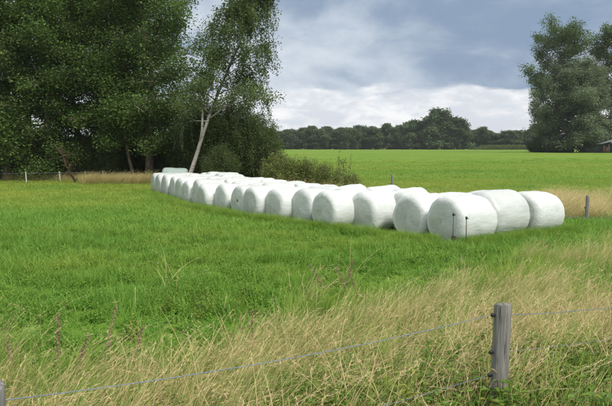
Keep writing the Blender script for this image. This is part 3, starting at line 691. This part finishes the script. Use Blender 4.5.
def ins_mesh():
    mb = MB(); mb.add(*tube(np.array([(0, 0, 0), (-0.03, 0, 0)]), 0.008, 8)); mb.add(*tube(np.array([(-0.022, 0, -0.022), (-0.027, 0, -0.012), (-0.027, 0, 0.012), (-0.022, 0, 0.022)]), [0.009, 0.017, 0.017, 0.009], 10))
    return mb.mesh('insulator', sm=True)
INS = ins_mesh()
pm = post_mesh('fence_post', 0.060, 1.0, seed=1.3)
# foreground posts: the tall one in view and the one cut by the lower left corner
pA = on_y(500.5, 303, 4.2); zA = pA.z
pB = on_y(-9, 385, 2.75); zB = pB.z
posts = []
for (P_, lab, lean) in ((pA, 'weathered grey round fence post standing in the foreground grass', 0.02), (pB, 'grey fence post cut off by the lower left corner', 0.0)):
    g = zg1(P_.x, P_.y); o = thing('fence_post', lab, 'fence post', (P_.x, P_.y, g), 0, 'foreground fence posts')
    hgt = P_.z - g
    me = post_mesh('post_wood', 0.060, hgt, seed=P_.x); o.rotation_euler = (0, lean, 0)
    obj('post', me, M['wood'], o)
    for dz in (0.085, 0.36, 0.53):
        q = obj('insulator', INS, M['plastic'], o); q.location = (-0.052, -0.018, hgt - dz); q.scale = (0.9, 0.62, 0.62)
    posts.append((P_, hgt, g))
def pt(i, dz): P_, hgt, g = posts[i]; return (P_.x - 0.082, P_.y - 0.018, g + hgt - dz)
pC = on_y(640, 309, 5.35)
pCz = pC.z
for dz, lab in ((0.085, 'top fence wire sagging between the two foreground posts'), (0.53, 'lower fence wire between the two foreground posts, deep in grass')):
    tag(obj('fence_wire', wire_mesh('fence_wire', pt(1, dz), pt(0, dz), 0.055, *((0.0017, 2, 0.05, 0.0017) if dz < 0.1 else (0.0011, 2, 0.05, 0.0011))), M['wire']), lab, 'wire', 'foreground fence wires')
for dz, lab in ((0.085, 'top fence wire running right from the foreground post'), (0.36, 'second fence wire right of the foreground post, half hidden in grass')):
    B = pt(0, dz); E = (pC.x + 0.9, pC.y + 0.45, pCz - (dz - 0.085) + 0.06)
    tag(obj('fence_wire', wire_mesh('fence_wire', (B[0] + 0.004, B[1] - 0.004, B[2]), E, 0.05, *((0.0017, 2, 0.05, 0.0017) if dz < 0.1 else (0.0011, 2, 0.05, 0.0011))), M['wire']), lab, 'wire', 'foreground fence wires')
# posts of the fence along the far side of the bales
def small_post(px, ytop, Y, r, lab, mt='wood', grp=None, name='fence_post', ins=True):
    P_ = on_y(px, ytop, Y); g = zg1(P_.x, P_.y)
    o = thing(name, lab, 'fence post', (P_.x, P_.y, g), 0, grp)
    obj('post', post_mesh('far_post', r, P_.z - g, 14, seed=px), M[mt], o)
    if ins:
        q = obj('insulator', INS, M['plastic'], o); q.location = (-r, -0.01, (P_.z - g) * 0.55)
    o.rotation_euler = (0.0, rng.normal() * 0.03, 0)
    return P_, g
a1, g1_ = small_post(587.5, 195.5, 19.3, 0.055, 'dark wooden fence post in dry grass right of the bales', grp='fence posts behind the bales')
a2, g2_ = small_post(392.5, 174.5, 30.0, 0.060, 'small wooden fence post behind the middle of the bales', grp='fence posts behind the bales')
w1 = on_y(587, 217, 19.3); w0 = on_y(562, 216.5, 19.0); w2 = on_y(660, 219, 18.4)
tag(obj('fence_wire', wire_mesh('far_wire', w0, (w1.x, w1.y - 0.06, w1.z), 0.02, 0.005, 1), M['wire']), 'thin wire between the rightmost bale and the dark post', 'wire', 'wires right of the bales')
tag(obj('fence_wire', wire_mesh('far_wire', (w1.x, w1.y - 0.06, w1.z), w2, 0.02, 0.005, 1), M['wire']), 'thin wire running right from the dark post in dry grass', 'wire', 'wires right of the bales')
# pale stakes before the wood
st = []
for px, yt, Y, nm in ((26, 172.0, 39.6, 'first'), (60, 171.5, 40.6, 'second'), (103, 171.0, 41.5, 'third')):
    P_, g = small_post(px, yt, Y, 0.035, 'thin pale fence stake in front of the wood, %s from the left' % nm, 'pale', 'pale stakes before the wood', 'fence_stake', False); st.append(P_)
st = [Vector((st[0].x - 3.4, st[0].y - 1.0, st[0].z))] + st + [on_y(133, 171.5, 41.8)]
for k in range(4):
    A, B = st[k], st[k + 1]
    tag(obj('fence_wire', wire_mesh('stake_wire', (A.x, A.y - 0.04, A.z - 0.06), (B.x, B.y - 0.04, B.z - 0.06), 0.03, 0.006, 1), M['wire']),
        'thin wire before the wood, ' + ['from the left edge to the first pale stake', 'between the first and second pale stake', 'between the second and third pale stake', 'from the third pale stake towards the oak'][k], 'wire', 'wires before the wood')
# two thin rods by the nearest bale
for px, yt, lab in ((453.5, 213.5, 'left taller one of two thin dark rods before the nearest bale'), (466.5, 217.0, 'right shorter one of two thin dark rods before the nearest bale')):
    Y = 14.45; P_ = on_y(px, yt, Y); g = zg1(P_.x, P_.y)
    o = thing('electric_fence_rod', lab, 'fence rod', (P_.x, P_.y, g), 0.5, 'thin rods before the nearest bale')
    mb = MB(); mb.add(*tube(np.array([(0, 0, -0.2), (0.004, 0, 0.3), (0, 0, P_.z - g)]), 0.011, 8)); obj('rod', mb.mesh('rod', sm=True), M['rod'], o)
    mb = MB(); hh = P_.z - g
    mb.add(*tube(np.array([(0, 0, hh - 0.06), (0, 0, hh - 0.05), (0, 0, hh), (0, 0, hh + 0.012)]), [0.012, 0.024, 0.026, 0.012], 10)); mb.add(*tube(np.array([(0.02, 0, hh - 0.03), (0.05, 0, hh - 0.03), (0.055, 0, hh - 0.055)]), 0.008, 6)); obj('insulator', mb.mesh('rod_insulator', sm=True), M['plastic'], o)

# ------------------------------------------------------------------ grass
rng = np.random.RandomState(66)
def blade_set(n, rad, h, wid, lean=(0, 0), tilt=0.35, curve=0.5, segs=3, heads=None, sag=0.15):
    """n blades as ribbons; h=(min,max). heads: fraction of blades that carry a seed head"""
    mb = MB()
    for q in range(n):
        a = rng.rand() * 6.283; rr = rad * math.sqrt(rng.rand()); root = np.array([math.cos(a) * rr, math.sin(a) * rr, -0.03])
        hh = rng.uniform(*h); az = rng.rand() * 6.283; tl = tilt * rng.rand(); cv = curve * rng.uniform(0.3, 1.2)
        d = np.array([math.cos(az), math.sin(az), 0.0]); ln = np.array([lean[0], lean[1], 0.0]) * rng.uniform(0.6, 1.3)
        f = np.linspace(0, 1, segs + 1)[:, None]
        P = root + (d * tl + ln * 0.6) * hh * f + (d * cv * 0.6 + ln * 0.7) * hh * f ** 2 + UP * hh * (f - sag * f ** 2.5)
        sdv = np.cross(d + ln, UP) + rng.normal(size=3) * 0.4; sdv /= np.linalg.norm(sdv)
        wv = wid * rng.uniform(0.6, 1.3) * (1 - f ** 2 * 0.96) * np.minimum(1, 0.55 + f * 2)
        V = np.empty((2 * (segs + 1), 3)); V[0::2] = P - sdv * wv / 2; V[1::2] = P + sdv * wv / 2
        i = np.arange(segs) * 2
        bl = rng.rand()
        mb.add(V, np.stack([i, i + 1, i + 3, i + 2], -1), a=bl)
        if heads and rng.rand() < heads:
            tip = P[-1]; dr = P[-1] - P[-2]; dr /= np.linalg.norm(dr); hl = rng.uniform(0.07, 0.16)
            for z in range(9):
                c = tip - dr * hl * (z / 9 - 0.15) + rng.normal(size=3) * 0.004; s = dr * 0.016 + rng.normal(size=3) * 0.004; e = np.cross(s, rng.normal(size=3)); e = e / (np.linalg.norm(e) + 1e-9) * 0.0022
                mb.add(np.array([c - s, c + e, c + s, c - e]), [[0, 1, 2, 3]], a=min(1, bl * 0.5 + 0.5))
    return mb.mesh('blades', 'bl')
def leaf_set(n, h, rad, size):
    """stemmy broad-leaved weed"""
    mb = MB()
    for s in range(n):
        a = rng.rand() * 6.283; hh = rng.uniform(*h); d = np.array([math.cos(a), math.sin(a), 0]) * rad * rng.rand()
        P, _ = polyline((d[0] * 0.4, d[1] * 0.4, -0.02), (d[0], d[1], hh), hh, 5, 0.05, 0.06); bl = rng.rand()
        mb.add(*tube(P, np.linspace(0.004, 0.002, 6), 4, False), a=bl)
        for q in range(9):
            c = P[1 + q % 5]; az = q * 2.4 + rng.rand(); sz = size * rng.uniform(0.55, 1.2); o = np.array([math.cos(az), math.sin(az), rng.uniform(-0.25, 0.35)]); sd_ = np.cross(o, UP); sd_ /= np.linalg.norm(sd_)
            V = [c, c + o * sz * 0.4 + sd_ * sz * 0.26 + UP * 0.008, c + o * sz * 0.75 + sd_ * sz * 0.18, c + o * sz - UP * sz * 0.18, c + o * sz * 0.75 - sd_ * sz * 0.18, c + o * sz * 0.4 - sd_ * sz * 0.26 + UP * 0.008, c + o * sz * 0.5 - UP * 0.006]
            mb.add(np.array(V), T=[[0, 1, 6], [1, 2, 6], [2, 3, 6], [3, 4, 6], [4, 5, 6], [5, 0, 6]], a=np.clip(bl + rng.normal() * 0.2, 0, 1))
    return mb.mesh('weed', 'bl')
def protos(name, meshes, mt):
    c = bpy.data.collections.new(name)
    for k, me in enumerate(meshes):
        me.materials.append(mt); o = bpy.data.objects.new('%s_tuft_%02d' % (name, k), me); c.objects.link(o)
    return c
def scatter(name, label, cat, coll, x, y, rot, scl, idx, tint, sink=0.0):
    P = np.column_stack([x, y, zg(x, y) - sink]); me = bpy.data.meshes.new(name)
    me.vertices.add(len(P)); me.vertices.foreach_set('co', P.astype(np.float32).ravel())
    for nm, ty, arr, key in (('rot', 'FLOAT_VECTOR', rot, 'vector'), ('scl', 'FLOAT_VECTOR', scl, 'vector')):
        a = me.attributes.new(nm, ty, 'POINT'); a.data.foreach_set(key, np.asarray(arr, np.float32).ravel())
    a = me.attributes.new('idx', 'INT', 'POINT'); a.data.foreach_set('value', np.asarray(idx, np.int32))
    a = me.attributes.new('tint', 'FLOAT', 'POINT'); a.data.foreach_set('value', np.asarray(tint, np.float32))
    o = obj(name, me)
    g = bpy.data.node_groups.new(name + '_nodes', 'GeometryNodeTree')
    g.interface.new_socket('Geometry', in_out='INPUT', socket_type='NodeSocketGeometry'); g.interface.new_socket('Geometry', in_out='OUTPUT', socket_type='NodeSocketGeometry')
    gi = g.nodes.new('NodeGroupInput'); go = g.nodes.new('NodeGroupOutput'); ip = g.nodes.new('GeometryNodeInstanceOnPoints'); ci = g.nodes.new('GeometryNodeCollectionInfo')
    ci.inputs['Collection'].default_value = coll; ci.inputs['Separate Children'].default_value = True; ci.inputs['Reset Children'].default_value = True
    ip.inputs['Pick Instance'].default_value = True
    g.links.new(gi.outputs[0], ip.inputs['Points']); g.links.new(ci.outputs[0], ip.inputs['Instance'])
    for nm, ty, so in (('idx', 'INT', 'Instance Index'), ('rot', 'FLOAT_VECTOR', 'Rotation'), ('scl', 'FLOAT_VECTOR', 'Scale')):
        na = g.nodes.new('GeometryNodeInputNamedAttribute'); na.data_type = ty; na.inputs['Name'].default_value = nm
        g.links.new(na.outputs['Attribute'], ip.inputs[so])
    g.links.new(ip.outputs[0], go.inputs[0])
    md = o.modifiers.new('scatter', 'NODES'); md.node_group = g
    return tag(o, label, cat, kind='stuff')
def field_pts(y0, y1, dens, margin=3.0, half=0.56):
    """random points in the wedge of meadow the camera looks over, with a margin at the sides"""
    n = int(dens * ((y1 ** 2 - y0 ** 2) * half + 2 * margin * (y1 - y0)))
    y = np.sqrt(rng.uniform(y0 ** 2, y1 ** 2, n)); x = rng.uniform(-1, 1, n) * (half * y + margin)
    return x, y
BX = [-6, -3.7, -1.35, 0.06, 1.8, 3.75, 7, 11.6, 16]; BY = [5.9, 6.0, 6.6, 8.3, 10.2, 11.8, 13.9, 18.2, 22.2]
def edge_y(x): return np.interp(x, BX, BY)           # where the rough dry verge gives way to the mown green
FRX = [5.2] + KX[::-1][::-1]; 
def in_bales(x, y):
    f = np.interp(y, KY, KX); t = (x - f); yb = y
    # footprint: from the row of front caps about 3.9 m along the bale axes
    inside = np.zeros(len(x), bool)
    ca, sa = math.cos(R(32)), math.sin(R(32))
    for s in np.linspace(0.15, 3.75, 19):
        fx = x - ca * s; fy = y - sa * s
        inside |= (np.abs(np.interp(fy, KY, KX) - fx) < 0.16) & (fy > KY[0] - 0.45) & (fy < KY[-1] + 0.6)
    return inside
def rots(n, tip=0.12): return np.column_stack([rng.normal(size=n) * tip, rng.normal(size=n) * tip, rng.rand(n) * 6.283])

green = protos('green', [blade_set(40, 0.17, (0.08, 0.22), 0.0115, tilt=0.8, curve=1.5, segs=4, sag=0.55) for k in range(3)] + [leaf_set(15, (0.07, 0.20), 0.17, 0.048) for k in range(2)] + [blade_set(34, 0.16, (0.16, 0.34), 0.0085, tilt=0.35, curve=0.7, segs=4, lean=(0.12, 0)) for k in range(3)], M['grass'])
greenfar = protos('greenfar', [blade_set(60, 0.34, (0.10, 0.24), 0.014, tilt=0.5, curve=0.8, segs=2) for k in range(5)], M['grass'])
dry = protos('dry', [blade_set(40, 0.15, (0.42, 0.82), 0.0042, lean=(0.42, 0.05), tilt=0.25, curve=0.35, segs=4, heads=0.22) for k in range(6)] + [blade_set(36, 0.18, (0.25, 0.55), 0.0055, lean=(0.5, 0.1), tilt=0.4, curve=0.7, segs=4, heads=0.1) for k in range(3)], M['dry'])
tallg = protos('tallgreen', [blade_set(34, 0.16, (0.28, 0.60), 0.0072, lean=(0.30, 0.05), tilt=0.35, curve=0.7, segs=4) for k in range(5)], M['grass'])
weedc = protos('weed', [leaf_set(7, (0.15, 0.42), 0.15, 0.058) for k in range(4)], M['weed'])

# near meadow
x, y = field_pts(5.0, 17, 62); e = edge_y(x)
keep = (~in_bales(x, y)) & (y > e - 2.5 + 1.5 * vnoise(x, y, 1.1)); x, y = x[keep], y[keep]; n = len(x)
lump = fbm(x, y, 0.8, 3); s = 0.62 + 0.75 * lump
scatter('meadow_grass', 'lush green meadow grass in front of the bales', 'grass', green, x, y, rots(n), np.column_stack([s, s, s * (0.12 + 1.75 * fbm(x * 0.8, y * 1.3, 1.5, 8))]), rng.randint(0, 8, n), np.clip((fbm(x, y, 0.30, 14) - 0.36) * 1.7 + rng.normal(size=n) * 0.12, 0, 1))
x, y = field_pts(17, 43, 24); keep = ~in_bales(x, y); x, y = x[keep], y[keep]; n = len(x); s = 0.9 + 0.5 * fbm(x, y, 0.6, 3)
yl = sst(y, 16, 32) * 0.45
scatter('meadow_grass', 'short bright green grass stretching from the bales to the wood', 'grass', greenfar, x, y, rots(n), np.column_stack([s, s, s * 0.9]), rng.randint(0, 5, n), np.clip((fbm(x, y, 0.22, 14) - 0.40) * 1.5 + yl + rng.normal(size=n) * 0.12, 0, 1))
x, y = field_pts(43, 100, 6.0); keep = (~((x < -3) & (y < 60) & (x < -0.12 * y))) & (rng.rand(len(x)) > sst(y, 60, 100)); x, y = x[keep], y[keep]; n = len(x); s = 1.0 + 0.7 * fbm(x, y, 0.3, 3)
scatter('field_grass', 'grass of the wide field behind the bales', 'grass', greenfar, x, y, rots(n), np.column_stack([s * 1.3, s * 1.3, s * 0.7]), rng.randint(0, 5, n), np.clip((fbm(x * 0.4, y, 0.12, 14) - 0.15) * 1.3 + rng.normal(size=n) * 0.15, 0, 1))
# rough verge: tall green and dry grass
x, y = field_pts(1.75, 24, 36, 2.5); e = edge_y(x)
edge_d = e - y + (vnoise(x, y, 0.9, 2) - 0.5) * 2.2
keep = (edge_d > 0) & (~in_bales(x, y)); x, y, ed = x[keep], y[keep], edge_d[keep]; n = len(x)
g_right = sst(x - 0.35 * y, -1.2, 1.6)              # the verge is greener towards the right
near_r = sst(-y, -7.0, -4.9) * sst(x, -1.0, 0.6)
pd = np.clip(0.12 + 0.58 * sst(ed, 0, 1.8) - 0.40 * g_right + (fbm(x, y, 0.55, 31) - 0.5) * 1.3 - 0.36 * near_r, 0.05, 0.85)
isd = rng.rand(n) < pd
xd, yd = x[isd], y[isd]; n = len(xd); s = rng.uniform(0.75, 1.15, n); rz = rng.normal(size=n) * 0.45
nearc = sst(yd, 2.0, 4.5) * 0.45 + 0.55
scatter('dry_grass', 'tall dry tan grass leaning right along the foreground fence', 'grass', dry, xd, yd, np.column_stack([rng.normal(size=n) * 0.08, rng.normal(size=n) * 0.08, rz]), np.column_stack([s, s, s * rng.uniform(0.75, 1.1, n) * nearc]), rng.randint(0, 9, n), np.clip((fbm(xd, yd, 0.7, 44) - 0.45) * 1.6 + rng.normal(size=n) * 0.2, 0, 0.9))
k = rng.rand(len(x)) < 0.9 - 0.3 * near_r; xg, yg = x[k], y[k]; n = len(xg); s = rng.uniform(0.7, 1.1, n)
scatter('verge_grass', 'long green grass growing between the dry stalks', 'grass', tallg, xg, yg, np.column_stack([rng.normal(size=n) * 0.1, rng.normal(size=n) * 0.1, rng.normal(size=n) * 0.7]), np.column_stack([s, s, s * (0.55 + 0.45 * sst(yg, 2, 4.5))]), rng.randint(0, 5, n), np.clip(0.25 + (fbm(xg, yg, 0.6, 14) - 0.4) * 1.2 + rng.normal(size=n) * 0.2, 0, 1))
# dry fringes: at the wood's edge, behind the right end of the bales
xs = []; ys = []
for (px0, px1, Y0, Y1, nn) in ((82, 152, 37.8, 41.0, 1100), (0, 85, 41, 42.5, 160)):
    X = rng.uniform(px0, px1, nn); Yv = rng.uniform(Y0, Y1, nn); xs.append((X - CX) / F * Yv); ys.append(Yv)
nn = 650; Yv = rng.uniform(19.6, 27, nn); X = (Yv * 0.385 + 0.1) + np.abs(rng.normal(size=nn)) * 1.6; xs.append(X); ys.append(Yv)
nn = 700; u = rng.rand(nn); xs.append(6.9 - u * 9.0 + rng.normal(size=nn) * 0.35); ys.append(19.0 + u * 13.5 + rng.normal(size=nn) * 0.4)
x = np.concatenate(xs); y = np.concatenate(ys); k = ~in_bales(x, y); x, y = x[k], y[k]; n = len(x); s = rng.uniform(0.8, 1.3, n)
scatter('dry_grass', 'dry grass fringe at the wood and behind the bales', 'grass', dry, x, y, np.column_stack([rng.normal(size=n) * 0.1, rng.normal(size=n) * 0.1, rng.normal(size=n) * 1.2]), np.column_stack([s * 1.4, s * 1.4, s * rng.uniform(0.7, 1.1, n)]), rng.randint(0, 9, n), np.clip(rng.normal(size=n) * 0.25 + 0.25, 0, 0.9))
# taller green fringe along the feet of the front row
u = rng.uniform(-0.6, 16.5, 2600); x = np.interp(u, KI, KX) - 0.18 - np.abs(rng.normal(size=2600)) * 0.22; y = np.interp(u, KI, KY) - 0.10 - np.abs(rng.normal(size=2600)) * 0.16
x2 = 3.9 + rng.uniform(0, 3.9, 700) ; y2 = 14.75 + (x2 - 3.9) * 0.60 - np.abs(rng.normal(size=700)) * 0.25
x = np.concatenate([x, x2]); y = np.concatenate([y, y2]); n = len(x); s = rng.uniform(0.4, 0.75, n) * (0.75 + 0.5 * fbm(x, y, 0.6, 77))
scatter('fringe_grass', 'uncut green grass along the feet of the bales', 'grass', tallg, x, y, rots(n, 0.1), np.column_stack([s, s, s]), rng.randint(0, 5, n), np.clip(0.3 + rng.normal(size=n) * 0.25, 0, 1))
# broad-leaved weeds near the foreground post
n = 950; x = np.concatenate([rng.normal(size=800) * 1.3 + 1.6, rng.uniform(-2.5, 6, 150)]); y = np.concatenate([rng.normal(size=800) * 0.7 + 4.8, rng.uniform(3.6, 9.5, 150)]); s = rng.uniform(0.7, 1.2, n)
k = y > 3.3; x, y, s = x[k], y[k], s[k]; n = len(x)
scatter('weeds', 'leafy green weeds round the foreground post', 'weeds', weedc, x, y, rots(n), np.column_stack([s, s, s]), rng.randint(0, 4, n), np.clip(rng.normal(size=n) * 0.3 + 0.15, 0, 1))

# pale bent stalks standing clear of the rest round the foreground post
stalk = protos('stalk', [blade_set(5, 0.12, (0.5, 0.8), 0.0060, lean=(0.35, 0.0), tilt=0.5, curve=0.9, segs=6, heads=0.9, sag=0.3) for k in range(6)], M['dry'])
n = 700; x = rng.uniform(-3.5, 5.5, n); y = 4.1 + 0.42 * (x - 1.37) + np.abs(rng.normal(size=n)) * 2.4 - 0.35; s = rng.uniform(0.7, 1.15, n); k = y > 2.9; x, y, s = x[k], y[k], s[k]; n = len(x)
scatter('dry_stalks', 'pale bent dry stalks round the foreground post', 'grass', stalk, x, y, np.column_stack([rng.normal(size=n) * 0.15, rng.normal(size=n) * 0.15, rng.normal(size=n) * 0.9]), np.column_stack([s, s, s]), rng.randint(0, 6, n), np.zeros(n))

# rusty-brown dock stalks standing out of the grass
def dock_meshes(seed, H):
    mb = MB(); P, _ = polyline((0, 0, -0.05), (0.06, 0, 1), H, 7, 0.0, 0.03); mb.add(*tube(P, np.linspace(0.006, 0.003, 8), 5), a=0.6); stem = mb.mesh('dock_stem', 'bl', True)
    mb = MB()
    for q in range(190):
        f = 0.45 + 0.55 * rng.rand(); c = np.array([np.interp(f, np.linspace(0, 1, 8), P[:, z]) for z in range(3)]); c = c + rng.normal(size=3) * np.array([0.016, 0.016, 0.01]) * (1.5 - f)
        s = rng.normal(size=3) * 0.007; e = np.cross(s, rng.normal(size=3)); e = e / (np.linalg.norm(e) + 1e-9) * 0.007
        mb.add(np.array([c - s, c + e, c + s, c - e]), [[0, 1, 2, 3]], a=rng.rand())
    return stem, mb.mesh('dock_seeds', 'bl')
DK = [dock_meshes(k, h) for k, h in enumerate((0.85, 0.7, 0.95))]
dl = [(54, 318, 0.75, 'brown dock stalk, second from the left edge of the meadow'), (66, 322, 0.7, 'brown dock stalk, third from the left edge of the meadow'), (98, 320, 0.7, 'brown dock stalk, fourth from the left edge of the meadow'),
      (121, 327, 0.65, 'brown dock stalk at the right end of the left group of stalks'), (12, 326, 0.7, 'reddish dock stalk near the left edge of the meadow'),
      (334, 263, 0.7, 'reddish dock stalk, leftmost of the group in mid-meadow'), (343, 258, 0.7, 'reddish dock stalk, second of the group in mid-meadow'), (352, 261, 0.65, 'reddish dock stalk, third of the group in mid-meadow'), (361, 256, 0.75, 'reddish dock stalk, rightmost of the group in mid-meadow'),
      (254, 298, 0.7, 'single reddish dock stalk where green grass meets dry grass')]
for k, (px, py, zt, lab) in enumerate(dl):
    ms = DK[k % 3]; P_ = on_z(px, py, zt); g = zg1(P_.x, P_.y)
    plant_tree('dock_plant', lab, 'plant', ms, (P_.x, P_.y, g), k * 1.1, rng.uniform(0.68, 0.98), M['dock'], M['dock'], 'dock stalks in the meadow', ('stem', 'seed_head')).rotation_euler = (rng.normal() * 0.12, 0.12 + rng.normal() * 0.12, k * 0.4)
# thistle by the far front bales
th = make_bush('thistle', 0.75, 0.16, 9, 60, 0.07, (0.05, 0.06), 0.1, 0.3, 0.3, 0.006)
P_ = on_z(172, 195.5, 0.0)
plant_tree('weed_plant', 'dark green weed standing against the far bales of the front row', 'plant', th, (P_.x - 0.1, P_.y - 0.3, zg1(P_.x - 0.1, P_.y - 0.3)), 0, 1.0, M['shrub'], M['shrub'], None, ('stems', 'foliage'))

# ------------------------------------------------------------------ thin summer haze over the whole place
m = bpy.data.materials.new('haze_air'); m.use_nodes = True; t = m.node_tree; t.nodes.clear()
pv_ = t.nodes.new('ShaderNodeVolumePrincipled'); pv_.inputs['Color'].default_value = (0.93, 0.95, 1.0, 1); pv_.inputs['Density'].default_value = 0.00019
t.links.new(pv_.outputs[0], t.nodes.new('ShaderNodeOutputMaterial').inputs['Volume'])
mb = MB(); mb.add(*box(0, 0, 21.0, 5400, 5400, 46.0)); tag(obj('haze', mb.mesh('haze'), m), 'thin pale haze in the air over the fields', 'haze', kind='stuff')
